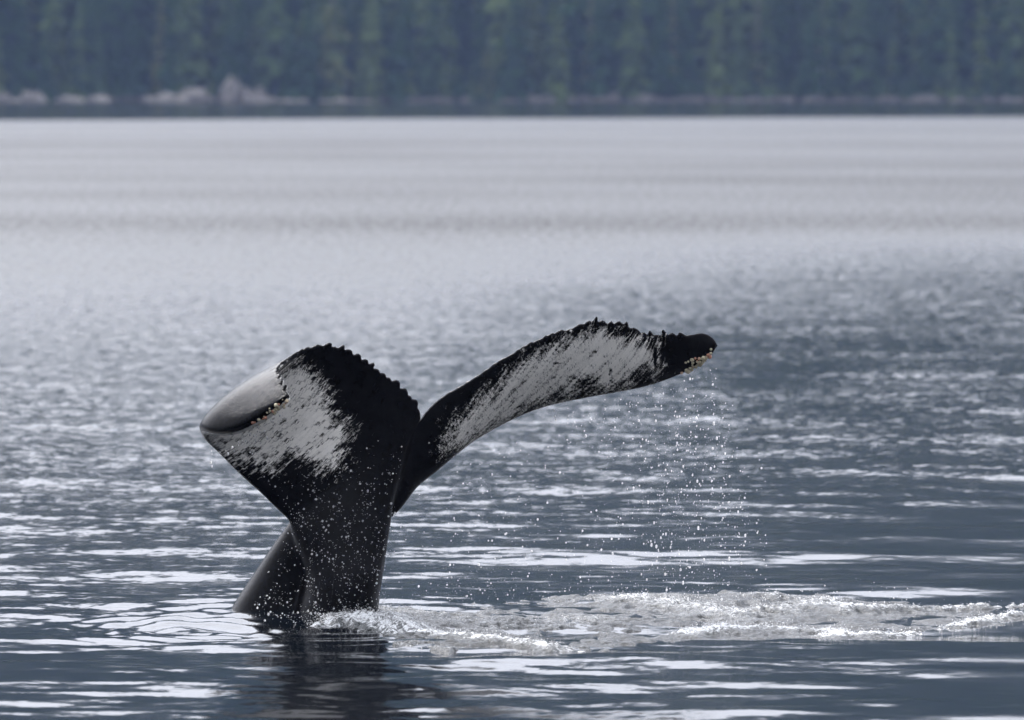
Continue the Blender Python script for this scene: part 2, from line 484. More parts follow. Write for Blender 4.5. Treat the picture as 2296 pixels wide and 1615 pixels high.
def snag(px, back, h, lean, label):
    x = shore_x(px); y = SH + back
    z = float(hill_h(np.array([x]), np.array([y]))[0]) - 0.3
    V, Fc = [], []; n = 7; K = 7
    for i in range(K):
        t = i / (K - 1); q = 0.42 * (1 - t) + 0.06
        for k in range(n):
            a = 2 * math.pi * k / n
            V.append((q * math.cos(a) + lean * h * t + 0.15 * math.sin(5 * t), q * math.sin(a), h * t))
    for i in range(K - 1):
        for k in range(n):
            a, b = i * n + k, i * n + (k + 1) % n; Fc.append((a, b, b + n, a + n))
    for j in range(9):                                    # bare broken limbs
        t = 0.3 + 0.07 * j; a = j * 2.4; L = 1.6 * (1 - t) + 0.5
        p0 = np.array([lean * h * t, 0, h * t]); p1 = p0 + np.array([L * math.cos(a), L * math.sin(a), 0.35 * L])
        o = len(V)
        for p, q in ((p0, 0.09), (p1, 0.02)):
            for k in range(4): V.append(tuple(p + np.array([0, q * math.cos(k * 1.57), q * math.sin(k * 1.57)])))
        for k in range(4): Fc.append((o + k, o + (k + 1) % 4, o + 4 + (k + 1) % 4, o + 4 + k))
    o_ = obj('dead_tree', mesh_np('dead_tree', np.array(V), np.array(Fc)), MAT_SNAG, label=label, category='dead tree')
    o_.location = (x, y, z)
snag(1840, 3.2, 13, -0.06, 'pale bare dead tree trunk leaning at the right of the far shore')

# pale rock outcrops along the far shore
def rock_mat(name, k):
    m = N(name); tc = m.n('TexCoord')
    n1 = m.noise(tc.outputs['Object'], 0.7, 5.0, 0.65); n2 = m.noise(tc.outputs['Object'], 3.0, 4.0, 0.6)
    c = m.mix(m.rng(n1.outputs[0], 0.35, 0.65), rgb(0.13 * k, 0.12 * k, 0.11 * k), rgb(0.54 * k, 0.50 * k, 0.43 * k))
    c = m.mix(m.rng(n2.outputs[0], 0.55, 0.75), c, rgb(0.12, 0.10, 0.11))
    bp = m.n('Bump', {'Strength': 0.7, 'Distance': 0.3, 'Height': n2.outputs[0]})
    m.principled(Base_Color=c, Roughness=0.85, Normal=bp.outputs[0]); return m.m
MAT_ROCK = rock_mat('pale_shore_rock', 0.62); MAT_ROCK_GREY = rock_mat('grey_shore_rock', 0.28)
def rock(px, wpx, hpx, seed, label, lumps=1, back=0.3):
    wd, hh = wpx * PXM * 1.15, hpx * PXM * (0.72 if px in (485, 545) else 0.55)
    r = np.random.default_rng(seed)
    bm = bmesh.new()
    for k in range(lumps):
        t = (k + 0.5) / lumps - 0.5
        g = bmesh.ops.create_icosphere(bm, subdivisions=3, radius=1.0)
        sx = wd * (0.62 if lumps == 1 else 0.5 / lumps * r.uniform(0.7, 1.8)); sz = hh * (1.0 if lumps == 1 else r.uniform(0.25, 1.15)); sy = max(1.2, sx * 0.7)
        ox, oy = t * wd + r.uniform(-.05, .05) * wd, r.uniform(-.3, .6)
        V = np.array([v.co for v in g['verts']])
        f = 1 + 0.28 * vnoise(V[:, 0] * 1.6 + seed + 5 * k, V[:, 2] * 1.6 + V[:, 1] * 1.1, seed) + 0.18 * np.sign(vnoise(V[:, 0] * 3 + k, V[:, 1] * 3 + V[:, 2] * 2.2, seed + 1)) * 0.4
        V = V * f[:, None]
        V[:, 0] += 0.35 * V[:, 2] * math.sin(seed * 2.1 + k)   # leaning, uneven lumps
        for v, q in zip(g['verts'], V): v.co = (q[0] * sx + ox, q[1] * sy + oy, q[2] * sz)
    me = bpy.data.meshes.new('shore_rock'); bm.to_mesh(me); bm.free()
    x = shore_x(px)
    o = obj('shore_rock', me, MAT_ROCK if px < 900 else MAT_ROCK_GREY, label=label, category='rock', group='pale rocks along the far shore')
    o.location = (x, SH + back, 0.0)
rock(20, 70, 30, 1, 'low pale rock at the left edge of the far shore', 2)
rock(80, 40, 46, 2, 'upright pale rock second from the left edge of the far shore')
rock(160, 48, 22, 3, 'low pale rock third from the left on the far shore')
rock(215, 50, 26, 4, 'small pale rock fourth from the left, beside a dark gap')
rock(336, 32, 24, 5, 'lone small pale rock left of the big outcrop')
rock(485, 225, 50, 6, 'biggest pale rock outcrop, lumpy and broad, on the far shore', 6)
rock(545, 95, 70, 7, 'tall pale crag rising behind the big outcrop', 4, 2.6)
rock(720, 220, 20, 8, 'long low pale rock ledge right of the big outcrop', 7)
rock(985, 120, 16, 9, 'low grey ledge under the small bright green tree', 4)
rock(1180, 110, 24, 10, 'grey rock bank left of the low ledges at centre', 4)
rock(1320, 90, 26, 11, 'grey lumpy rock near the middle of the far shore', 3)
rock(1430, 120, 32, 12, 'broad grey rock just right of the middle of the far shore', 4)
rock(1545, 60, 20, 13, 'small pinkish rock between two grey rock banks', 2)
rock(1760, 220, 24, 14, 'long grey rock bank below the bare dead trunk', 7)
rock(2040, 120, 26, 15, 'grey rock bank left of the dark post at the right', 4)
rock(2220, 150, 26, 16, 'grey rock bank at the right edge of the far shore', 5)

# ================================================================== whale
def spline(pts, u):
    """natural cubic through rows of pts at 0..n-1"""
    pts = np.asarray(pts, float); n = len(pts)
    A = np.zeros((n, n)); B = np.zeros_like(pts)
    A[0, 0] = A[-1, -1] = 1
    for i in range(1, n - 1):
        A[i, i - 1:i + 2] = (1, 4, 1); B[i] = 6 * (pts[i + 1] - 2 * pts[i] + pts[i - 1])
    M = np.linalg.solve(A, B)
    i = np.clip(np.floor(u).astype(int), 0, n - 2); t = (u - i)[:, None]
    a, b = pts[i], pts[i + 1]; ma, mb = M[i], M[i + 1]
    return ((1 - t) ** 3 * ma + t ** 3 * mb) / 6 + (a - ma / 6) * (1 - t) + (b - mb / 6) * t

LEFT = [((800, 1200, -.10), (942, 940, -.12)), ((715, 1192, -.12), (930, 902, -.16)), ((646, 1167, -.13), (885, 858, -.22)),
        ((590, 1112, -.16), (835, 820, -.30)), ((535, 1060, -.22), (775, 786, -.40)), ((490, 1015, -.31), (716, 775, -.50)),
        ((460, 986, -.44), (668, 792, -.62)), ((451, 968, -.62), (636, 814, -.76)), ((466, 970, -.80), (622, 833, -.92)),
        ((510, 973, -.96), (624, 850, -1.05)), ((566, 953, -1.10), (634, 860, -1.14)), ((613, 922, -1.20), (643, 870, -1.21)), ((641, 896, -1.26), (648, 886, -1.26))]
RIGHT = [((800, 1200, .10), (936, 952, -.08)), ((866, 1160, .18), (945, 938, -.10)), ((905, 1108, .26), (985, 895, -.16)), ((960, 1057, .34), (1050, 857, -.25)),
         ((1030, 1000, .40), (1120, 812, -.32)), ((1110, 952, .43), (1195, 769, -.36)), ((1200, 913, .42), (1270, 739, -.36)), ((1290, 892, .38), (1345, 722, -.34)),
         ((1380, 876, .30), (1405, 727, -.30)), ((1450, 862, .20), (1447, 745, -.26)), ((1520, 838, .08), (1497, 753, -.22)), ((1562, 818, -.02), (1540, 752, -.19)),
         ((1588, 802, -.08), (1576, 748, -.17)), ((1603, 784, -.12), (1598, 758, -.15)), ((1607, 776, -.14), (1606, 770, -.14))]

RIGHT = [((a[0], a[1], 0.04 + 0.62 * (a[2] - 0.04)), (b[0], b[1], 0.04 + 0.62 * (b[2] - 0.04))) for a, b in RIGHT]

def fluke(ST, sgn, seed, tmax, serr_env, camber):
    n = len(ST); NU, NVV = 420, 96
    Lp = P(*np.array([s[0] for s in ST]).T); Tp = P(*np.array([s[1] for s in ST]).T)
    u = np.linspace(0, n - 1, NU)
    Lc, Tc = spline(Lp, u), spline(Tp, u)
    v = np.linspace(0, 1, NVV) ** 1.0
    ch = Tc - Lc; cl = np.linalg.norm(ch, axis=1, keepdims=True); cd = ch / np.maximum(cl, 1e-6)
    # ragged trailing edge
    s = np.concatenate([[0], np.cumsum(np.linalg.norm(np.diff(Tc, axis=0), axis=1))])
    r = np.random.default_rng(seed)
    knots = [0.0]
    while knots[-1] < s[-1] + 0.2: knots.append(knots[-1] + 0.030 + 0.062 * r.random() ** 1.3)
    knots = np.array(knots); amp = 0.3 + 0.7 * r.random(len(knots))
    i = np.searchsorted(knots, s, side='right') - 1
    ft = (s - knots[i]) / (knots[np.minimum(i + 1, len(knots) - 1)] - knots[i])
    tooth = amp[i] * (np.sin(np.pi * np.clip(ft, 0, 1)) ** 0.55)
    fine = 0.35 * np.abs(vnoise(s * 60, s * 0 + 0.5, seed))
    env = np.interp(u, *serr_env)
    serr = (0.054 * (tooth - 0.5) + 0.022 * fine + 0.030 * vnoise(s * 5, s * 0 + .5, seed + 3)) * env
    Sf = Lc[:, None] * (1 - v)[None, :, None] + Tc[:, None] * v[None, :, None]
    Sf = Sf + cd[:, None] * (serr[:, None, None] * sstep(0.82, 1.0, v)[None, :, None] * 1.0)
    du = np.gradient(Sf, axis=0); dv = np.gradient(Sf, axis=1)
    nr = np.cross(du, dv); nr /= np.maximum(np.linalg.norm(nr, axis=2, keepdims=True), 1e-9)
    if sgn < 0: nr = -nr                                  # + = ventral side
    cam_u = np.interp(u, *camber)
    Sf = Sf + nr * (cam_u[:, None] * 4 * v * (1 - v))[:, :, None]
    tm = np.interp(u, *tmax)
    prof = 1.25 * (1.40 * v ** 0.30 - 0.98 * v - 0.36 * v ** 2)
    th = tm[:, None] * np.maximum(prof, 0)[None, :] + 0.008
    th = np.minimum(th, 0.55 * cl + 0.004)
    ven, dor = Sf + nr * th[:, :, None], Sf - nr * th[:, :, None]
    # round the leading edge forward
    V = np.concatenate([ven.reshape(-1, 3), dor.reshape(-1, 3)])
    g = grid_faces(NU, NVV); q = NU * NVV
    idx = np.arange(q).reshape(NU, NVV)
    Fc = [g, g[:, ::-1] + q]
    for a in (idx[:, 0], idx[::-1, -1], idx[0, ::-1], idx[-1, :]):
        Fc.append(np.stack([a[:-1], a[:-1] + q, a[1:] + q, a[1:]], -1))
    sp = np.concatenate([[0], np.cumsum(np.linalg.norm(np.diff(0.5 * (Lc + Tc), axis=0), axis=1))])
    UV = np.stack([np.repeat(sp, NVV), (v[None, :] * cl).ravel(), np.tile(v, NU)], -1)
    return V, np.concatenate(Fc), UV, ven.reshape(-1, 3), dor.reshape(-1, 3)

Lm = fluke(LEFT, -1, 41, ([0, 2, 4, 6.5, 7.5, 10, 12], [.09, .075, .055, .048, .060, .056, .024]), ([0, .6, 1, 5, 6, 7, 9, 11, 12], [.3, .9, 1, 1, .7, .35, .8, .8, .2]), ([0, 3, 6, 7, 8.5, 12], [0, 0, -.015, -.035, -.01, .01]))
Rm = fluke(RIGHT, 1, 52, ([0, 2, 5, 9, 12, 14], [.11, .085, .06, .042, .03, .012]), ([0, 1, 4, 5.5, 6.5, 10.5, 11, 12, 14], [.0, .2, .35, .6, 1.55, 1.55, .3, .1, 0]), ([0, 4, 8, 14], [0, .03, .02, 0]))

def loft(rows, n=64, K=90, pw=2.0):
    rows = np.array(rows, float)
    t = np.linspace(0, len(rows) - 1, K)
    rr = spline(rows, t)
    V = []
    for py, xl, xr, y, hd in rr:
        cx, hw = (xl + xr) / 2, (xr - xl) / 2
        c = P(cx, py, y); hwm = hw * (y + 58) / F
        a = np.linspace(0, 2 * np.pi, n, endpoint=False)
        ca, sa = np.cos(a), np.sin(a)
        e = 2.0 / pw
        V.append(np.stack([c[0] + hwm * np.sign(ca) * np.abs(ca) ** e, c[1] + hd * np.sign(sa) * np.abs(sa) ** e, np.full(n, c[2])], -1))
    V = np.concatenate(V)
    i = np.arange(K - 1)[:, None] * n + np.arange(n)[None, :]; j = np.arange(K - 1)[:, None] * n + (np.arange(n)[None, :] + 1) % n
    Fc = np.stack([i, j, j + n, i + n], -1).reshape(-1, 4)
    return V, Fc, n, K
PA = loft([(1560, 640, 838, .12, .42), (1470, 650, 842, .06, .40), (1378, 662, 848, .0, .37), (1300, 681, 858, -.04, .33), (1250, 669, 866, -.06, .27), (1210, 656, 872, -.08, .22), (1175, 648, 878, -.09, .19),
           (1130, 668, 884, -.09, .16), (1080, 700, 897, -.09, .135), (1030, 745, 912, -.10, .11), (985, 805, 925, -.10, .085), (955, 880, 934, -.10, .05)])
PB = loft([(1600, 370, 800, .60, .50), (1470, 452, 780, .48, .44), (1376, 511, 770, .40, .36), (1340, 533, 762, .37, .33), (1290, 566, 752, .32, .29), (1240, 599, 742, .25, .24), (1195, 630, 738, .18, .18), (1150, 662, 735, .10, .11)])

bm = bmesh.new()
def addm(V, Fc, capn=None):
    vs = [bm.verts.new(p) for p in V]
    for f in Fc:
        try: bm.faces.new([vs[i] for i in f])
        except ValueError: pass
    if capn:
        n, K = capn
        bm.faces.new(vs[:n][::-1]); bm.faces.new(vs[(K - 1) * n:])
addm(Lm[0], Lm[1]); addm(Rm[0], Rm[1]); addm(PA[0], PA[1], PA[2:]); addm(PB[0], PB[1], PB[2:])
bmesh.ops.recalc_face_normals(bm, faces=bm.faces)
tmp = bpy.data.meshes.new('tmp'); bm.to_mesh(tmp); bm.free()
to = bpy.data.objects.new('tmp', tmp); COL.objects.link(to)
md = to.modifiers.new('r', 'REMESH'); md.mode = 'VOXEL'; md.voxel_size = 0.0075; md.use_smooth_shade = True
dg = bpy.context.evaluated_depsgraph_get(); dg.update()
ev = to.evaluated_get(dg).to_mesh()
BV = np.empty(len(ev.vertices) * 3, np.float32); ev.vertices.foreach_get('co', BV); BV = BV.reshape(-1, 3).astype(float)
nl = len(ev.loops); li = np.empty(nl, np.int32); ev.loops.foreach_get('vertex_index', li)
lt = np.empty(len(ev.polygons), np.int32); ev.polygons.foreach_get('loop_total', lt)
assert (lt == 4).all()
BF = li.reshape(-1, 4)
ed = np.empty(len(ev.edges) * 2, np.int32); ev.edges.foreach_get('vertices', ed); ed = ed.reshape(-1, 2)
bpy.data.objects.remove(to)
bpy.data.meshes.remove(tmp)
deg = np.bincount(ed.ravel(), minlength=len(BV))[:, None]
def lap(V):
    s = np.zeros_like(V)
    for k in range(3):
        s[:, k] = np.bincount(ed[:, 0], V[ed[:, 1], k], len(V)) + np.bincount(ed[:, 1], V[ed[:, 0], k], len(V))
    return s / np.maximum(deg, 1)
px, py = proj(BV)
# blend the joints of stock and flukes, keep the outer flukes crisp
wj = sstep(985, 900, px) * sstep(560, 640, px) * sstep(950, 1010, py) 
wj = np.maximum(wj, 0.0)[:, None]
for it in range(110): BV = BV + wj * 0.6 * (lap(BV) - BV)
for it in range(2): BV = BV + 0.45 * (lap(BV) - BV)
for it in range(2):
    BV = BV + 0.55 * (lap(BV) - BV); BV = BV - 0.53 * (lap(BV) - BV)

# span / chord coordinates and side from the blades
src = np.concatenate([Lm[3][::3], Lm[4][::3], Rm[3][::3], Rm[4][::3]])
sUV = np.concatenate([Lm[2][::3], Lm[2][::3], Rm[2][::3] + [5, 0, 0], Rm[2][::3] + [5, 0, 0]])
sSide = np.concatenate([np.ones(len(Lm[3][::3])), np.zeros(len(Lm[4][::3])), np.ones(len(Rm[3][::3])), np.zeros(len(Rm[4][::3]))])
kd = kdtree.KDTree(len(src))
for i, p in enumerate(src): kd.insert(p, i)
kd.balance()
near = np.empty(len(BV), int); nd_ = np.empty(len(BV))
for i, p in enumerate(BV):
    _, j, d = kd.find(p); near[i] = j; nd_[i] = d
bu, bvv, bv1 = sUV[near].T
side = sSide[near]
px, py = proj(BV)
def sd_poly(px, py, poly):
    """signed distance in photo px, + inside"""
    poly = np.array(poly, float); d = np.full(len(px), 1e9); ins = np.zeros(len(px), bool)
    for a, b in zip(poly, np.roll(poly, -1, axis=0)):
        e = b - a; t = np.clip(((px - a[0]) * e[0] + (py - a[1]) * e[1]) / (e @ e), 0, 1)
        d = np.minimum(d, np.hypot(px - a[0] - t * e[0], py - a[1] - t * e[1]))
        c = ((a[1] > py) != (b[1] > py)) & (px < (b[0] - a[0]) * (py - a[1]) / (b[1] - a[1] + 1e-12) + a[0]); ins ^= c
    return np.where(ins, d, -d)
z1 = lambda q: [((450 + x * .3095) / 1.0889, (800 + y * .3095) / 1.0889) for x, y in q]
z2 = lambda q: [((950 + x * .3702) / 1.0889, (740 + y * .3702) / 1.0889) for x, y in q]
WL = z1([(760, 330), (880, 290), (1010, 330), (1090, 430), (1120, 580), (1190, 690), (1290, 770), (1280, 880), (1230, 980), (1230, 1060), (1080, 1120), (940, 1050), (830, 1020), (690, 1090), (560, 1070), (400, 1050), (300, 970), (180, 900), (140, 760), (500, 420)])
WR = z2([(370, 950), (430, 830), (520, 720), (640, 620), (760, 530), (870, 430), (1000, 340), (1150, 270), (1350, 205), (1500, 210), (1650, 260), (1740, 300), (1760, 430), (1650, 500), (1500, 540), (1300, 565), (1150, 620), (1050, 665), (900, 705), (750, 770), (600, 860), (450, 960)])
sw = np.where(px < 940, sd_poly(px, py, WL), sd_poly(px, py, WR))
for (cx, cy, rx, ry, k) in [(z2([(1250, 480)])[0] + (42, 24, 1.25)), (z2([(1060, 580)])[0] + (34, 20, .8)), (z2([(1650, 470)])[0] + (26, 16, .9)), (z2([(880, 610)])[0] + (26, 26, .5)),
                           (z2([(1110, 400)])[0] + (9, 4, 2.0)), (z2([(1360, 322)])[0] + (7, 4, 2.0)), (z2([(1460, 450)])[0] + (5, 10, 2.0)), (z2([(1755, 380)])[0] + (3, 24, 2.2)),
                           (z1([(900, 520)])[0] + (8, 14, 1.0)), (z1([(1130, 790)])[0] + (22, 9, .8)), (z1([(560, 960)])[0] + (34, 16, .9)), (z1([(960, 640)])[0] + (12, 8, .8))]:
    q = np.exp(-((px - cx) / rx) ** 2 - ((py - cy) / ry) ** 2)
    sw = sw - 26 * k * q
sw = sw + np.where(px > 940, 5, 1)
sw = np.where(side > .5, sw, -60)
Bme = mesh_np('body', BV, BF)
shear = np.where(bu < 4, 0.35, -0.75)
attr(Bme, 'span', bu + shear * bvv); attr(Bme, 'chord', bvv); attr(Bme, 'white', np.clip(sw / 46.0, -1.4, 0.60))
attr(Bme, 'dorsal', (1 - side) * sstep(0.12, 0.3, bv1))
attr(Bme, 'flank', sstep(1185, 1230, py) * sstep(690, 640, px))

m = N('whale_skin')
sp, chd, wh = m.attr('span'), m.attr('chord'), m.attr('white')
tc = m.n('TexCoord')
cv = m.n('CombineXYZ', {0: sp, 1: chd, 2: 0.0}).outputs[0]
def streak(su, sv, det=4.0, rough=0.6, loc=0.0):
    v = m.n('Mapping', {'Vector': cv, 'Scale': (su, sv, 1), 'Location': (loc, loc, 0)}).outputs[0]
    return m.noise(v, 1.0, det, rough).outputs[0]
s1 = streak(34, 7, 5.0, 0.65); s2 = streak(130, 16, 3.0, 0.6, 3.0); s3 = streak(9, 4, 4.0, 0.6, 7.0)
nsum = m.math('ADD', m.math('MULTIPLY', m.math('SUBTRACT', s1, 0.5), 2.9), m.math('MULTIPLY', m.math('SUBTRACT', s2, 0.5), 2.6))
nsum = m.math('ADD', nsum, m.math('MULTIPLY', m.math('SUBTRACT', s3, 0.5), 1.6))
nsum = m.math('ADD', nsum, m.math('MULTIPLY', m.math('SUBTRACT', m.noise(tc.outputs['Object'], 22.0, 6.0, 0.7).outputs[0], 0.5), 1.9))
wf = m.rng(m.math('ADD', m.math('SUBTRACT', wh, 0.10), nsum), -0.22, 0.36)
grey = m.rng(m.math('ADD', m.math('MULTIPLY', s2, 0.45), m.math('MULTIPLY', s3, 0.55)), 0.32, 0.66)
white = m.mix(grey, rgb(0.62, 0.59, 0.545), rgb(0.90, 0.86, 0.80))
black = m.mix(m.rng(m.noise(tc.outputs['Object'], 14.0, 5.0, 0.65).outputs[0], 0.4, 0.75), rgb(0.002, 0.002, 0.0025), rgb(0.007, 0.007, 0.008))
scr = m.rng(streak(160, 9, 3.0, 0.7, 13.0), 0.66, 0.76)               # pale scratches
black = m.mix(m.math('MULTIPLY', scr, 0.35), black, rgb(0.16, 0.155, 0.15))
col = m.mix(wf, black, white)
ro = m.rng(m.noise(tc.outputs['Object'], 25.0, 4.0, 0.6).outputs[0], 0.3, 0.7, 0.09, 0.24)
bh = m.math('ADD', m.math('MULTIPLY', m.noise(tc.outputs['Object'], 60.0, 4.0, 0.6).outputs[0], 0.5), m.math('MULTIPLY', s2, 0.5))
bp = m.n('Bump', {'Strength': 0.55, 'Distance': 0.006, 'Height': m.math('ADD', m.noise(tc.outputs['Object'], 38.0, 6.0, 0.7).outputs[0], m.math('MULTIPLY', m.attr('dorsal'), m.math('MULTIPLY', streak(14, 90, 4.0, 0.65, 21.0), 1.6)))})
pr = m.principled(Base_Color=col, Roughness=ro, Normal=bp.outputs[0])
pr.inputs['Specular IOR Level'].default_value = 0.085
MAT_SKIN = m.m

whale = obj('humpback_whale', None, None, label='humpback whale tail with black and white flukes raised above the water as it dives', category='whale')
whale.location = (-1.3, 0.1, 0)
bo = obj('body', Bme, MAT_SKIN, whale)
bo.matrix_parent_inverse = Matrix.Translation((1.3, -0.1, 0))

# barnacles: little ribbed volcano shells in clusters on both tips
def barnacle_mesh():
    bm = bmesh.new(); n = 10
    prof = [(1.0, -0.25), (0.98, 0.1), (0.82, 0.55), (0.58, 0.9), (0.42, 0.92), (0.30, 0.6), (0.0, 0.5)]
    rings_ = []
    for i, (q, z) in enumerate(prof[:-1]):
        rings_.append([bm.verts.new(((q + (0.09 * (-1) ** k if i < 4 else 0)) * math.cos(2 * math.pi * k / n), (q + (0.09 * (-1) ** k if i < 4 else 0)) * math.sin(2 * math.pi * k / n), z)) for k in range(n)])
    for a, b in zip(rings_, rings_[1:]):
        for k in range(n): bm.faces.new((a[k], a[(k + 1) % n], b[(k + 1) % n], b[k]))
    c = bm.verts.new((0, 0, prof[-1][1]))
    for k in range(n): bm.faces.new((rings_[-1][k], rings_[-1][(k + 1) % n], c))
    me = bpy.data.meshes.new('barnacle'); bm.to_mesh(me); bm.free()
    for p in me.polygons: p.use_smooth = True
    return me
m = N('barnacle_shell'); tc = m.n('TexCoord'); oi = m.n('ObjectInfo')
n1 = m.noise(tc.outputs['Object'], 2.2, 4.0, 0.6)
c = m.mix(n1.outputs[0], rgb(0.20, 0.16, 0.09), rgb(0.64, 0.58, 0.42))
c = m.mix(m.rng(oi.outputs['Random'], 0.82, 0.9), c, rgb(0.42, 0.20, 0.13))
m.principled(Base_Color=c, Roughness=0.55); MAT_BARN = m.m
bme = barnacle_mesh()
from mathutils.bvhtree import BVHTree
bvh = BVHTree.FromPolygons([tuple(p) for p in BV], [tuple(int(q) for q in f) for f in BF])
def stick(target, size):
    hit, nrm, _, _ = bvh.find_nearest(Vector(target))
    o = bpy.data.objects.new('barnacle', bme); COL.objects.link(o)
    if len(bme.materials) == 0: bme.materials.append(MAT_BARN)
    o.parent = whale
    o.matrix_parent_inverse = Matrix.Translation((1.3, -0.1, 0))
    tilt = Matrix.Rotation(random.uniform(-.5, .5), 4, 'X') @ Matrix.Rotation(random.uniform(-.5, .5), 4, 'Y')
    q = nrm.to_track_quat('Z', 'Y').to_matrix().to_4x4()
    o.matrix_basis = Matrix.Translation(hit + nrm * size * random.uniform(-.3, .35)) @ q @ tilt @ Matrix.Rotation(random.uniform(0, 6), 4, 'Z') @ Matrix.Diagonal((size, size, size * random.uniform(.9, 1.6), 1))
br = random.Random(3)
for ST, u0, u1, cnt, smin, smax in ((RIGHT, 10.45, 12.3, 70, .005, .016), (LEFT, 10.1, 11.9, 34, .004, .014)):
    Lc = spline(P(*np.array([q[0] for q in ST]).T), np.linspace(u0, u1, cnt))
    for k, p in enumerate(Lc):
        stick(p + np.array([br.uniform(-.05, .05), -0.05 + br.uniform(-.13, .06), -0.05 + br.uniform(-.12, .06)]), smin + (smax - smin) * br.random() ** 1.6)
stick(P(1597, 790, -0.16), 0.009)

# ================================================================== churned water, foam, spray
up = np.array([(640, 1392), (700, 1376), (780, 1372), (850, 1352), (950, 1343), (1100, 1338), (1300, 1331), (1400, 1326), (1600, 1322), (1780, 1326), (1900, 1342), (2050, 1347), (2296, 1348), (2700, 1350)], float)
lo = np.array([(640, 1404), (700, 1412), (780, 1420), (850, 1428), (880, 1463), (1000, 1474), (1200, 1473), (1400, 1469), (1500, 1460), (1700, 1452), (1900, 1442), (2000, 1432), (2150, 1416), (2296, 1408), (2700, 1395)], float)
gx = np.arange(-1.75, 5.2, 0.0125); gy = np.arange(-5.2, 3.6, 0.021)
FX, FY = np.meshgrid(gx, gy, indexing='ij')
upw, low = G(*up.T), G(*lo.T)
wob = 0.45 * vnoise(FX * 1.3, FY * 0.8, 61) + 0.4 * vnoise(FX * 4.1, FY * 1.8, 62) + 0.3 * vnoise(FX * 11, FY * 5, 63) - 0.22 * (1 - sstep(1.2, 2.6, FX))
yu = np.interp(FX, upw[:, 0], upw[:, 1]); yl = np.interp(FX, low[:, 0], low[:, 1])
din = np.minimum(yu - FY, FY - yl) + wob
din = np.minimum(din, (FX + 1.62) * 1.2 + wob * .4)
mask = sstep(-0.15, 0.55, din)
fpx, fpy = proj(np.stack([FX, FY, np.zeros_like(FX)], -1).reshape(-1, 3)); fpx = fpx.reshape(FX.shape); fpy = fpy.reshape(FX.shape)
def seg(pts, wpx):
    d = np.full(FX.shape, 1e9)
    for (x0, y0), (x1, y1) in zip(pts[:-1], pts[1:]):
        A, B = G(x0, y0), G(x1, y1); e = B - A
        t = np.clip(((FX - A[0]) * e[0] + (FY - A[1]) * e[1]) / (e @ e), 0, 1)
        d = np.minimum(d, np.hypot((FX - A[0] - t * e[0]) * 1.3, (FY - A[1] - t * e[1]) * 0.55))
    return np.exp(-(d / wpx) ** 2)
white = (1.0 * seg([(880, 1404), (1000, 1428), (1150, 1448), (1290, 1464)], .13) + 1.1 * seg([(1540, 1416), (1700, 1409), (1870, 1416)], .17) + 1.0 * seg([(1850, 1428), (2100, 1412), (2296, 1382), (2500, 1366)], .11)
         + .8 * seg([(1900, 1377), (2150, 1362), (2500, 1352)], .10) + .75 * seg([(1400, 1350), (1500, 1362), (1650, 1385), (1800, 1370)], .28) + 1.3 * seg([(690, 1404), (760, 1398), (850, 1402), (900, 1410)], .30)
         + .5 * seg([(900, 1380), (1100, 1400), (1300, 1395)], .35) + .55 * seg([(1650, 1340), (1790, 1342), (1900, 1370)], .14) + .5 * seg([(900, 1450), (1000, 1462)], .2))
turb = fbm(FX * 2.4, FY * 2.0, 3, 71) * 0.036
rid = 1 - np.abs(fbm(FX * 6.5, FY * 5.0, 4, 75)) * 2.2
rid2 = 1 - np.abs(fbm(FX * 17, FY * 13, 3, 79)) * 2.2
chop = 0.022 * rid + 0.010 * rid2 + 0.006 * fbm(FX * 45, FY * 34, 2, 83)
mound = 0.028 * sstep(1380, 1500, fpx) * sstep(2100, 1750, fpx) * np.exp(-((FY - 0.7) / 1.3) ** 2) + (0.035 + 0.05 * fbm(FX * 7, FY * 6, 3, 66)) * np.exp(-((FX - G(780, 1400)[0]) / .3) ** 2 - ((FY - G(770, 1402)[1]) / .35) ** 2)
FZ = water_height(FX, FY, np.full_like(FX, 0.06)) + mask * (0.004 + turb + chop * (0.5 + 0.6 * white) + mound + 0.02 * np.minimum(white, 1)) - (1 - mask) * 0.05 - 0.012
hole = sstep(0.05, 0.3, vnoise(FX * 1.2, FY * 0.6, 88) + 0.6 * vnoise(FX * 3.4, FY * 1.5, 89) + 0.3 * vnoise(FX * 9, FY * 4, 90))
FZ -= mask * 0.028 * hole * (1 - np.minimum(1.3 * white, 1))          # clear water shows between the patches
keep = (mask > 0.02)
ci = grid_faces(len(gx), len(gy)); kf = keep.ravel()[ci].any(1); ci = ci[kf]
used = np.unique(ci); remap = np.zeros(FX.size, int); remap[used] = np.arange(len(used))
cm_ = mesh_np('churned_water', np.stack([FX, FY, FZ], -1).reshape(-1, 3)[used], remap[ci])
cov = np.clip(white, 0, 1.0) * 1.0 - 0.30 + 0.42 * (rid - 0.75) + 0.3 * (rid2 - 0.7) + 0.25 * fbm(FX * 3.1, FY * 1.6, 3, 91) + 0.12 * mask - 0.12
attr(cm_, 'foam', cov.ravel()[used])
m = N('foamy_water'); tc = m.n('TexCoord'); fo = m.attr('foam')
n1 = m.noise(tc.outputs['Object'], 38.0, 5.0, 0.7); n2 = m.noise(tc.outputs['Object'], 130.0, 3.0, 0.6)
n3 = m.noise(tc.outputs['Object'], 9.0, 6.0, 0.65)
n3.inputs['Distortion'].default_value = 0.6
lace = m.math('ABSOLUTE', m.math('SUBTRACT', n3.outputs[0], 0.5))                     # thin threads of froth round dark cells
lace = m.rng(lace, 0.0, 0.10, 0.42, -0.28)
ff = m.rng(m.math('ADD', m.math('ADD', fo, lace), m.math('MULTIPLY', m.math('SUBTRACT', n1.outputs[0], 0.5), 1.6)), 0.50, 0.92)
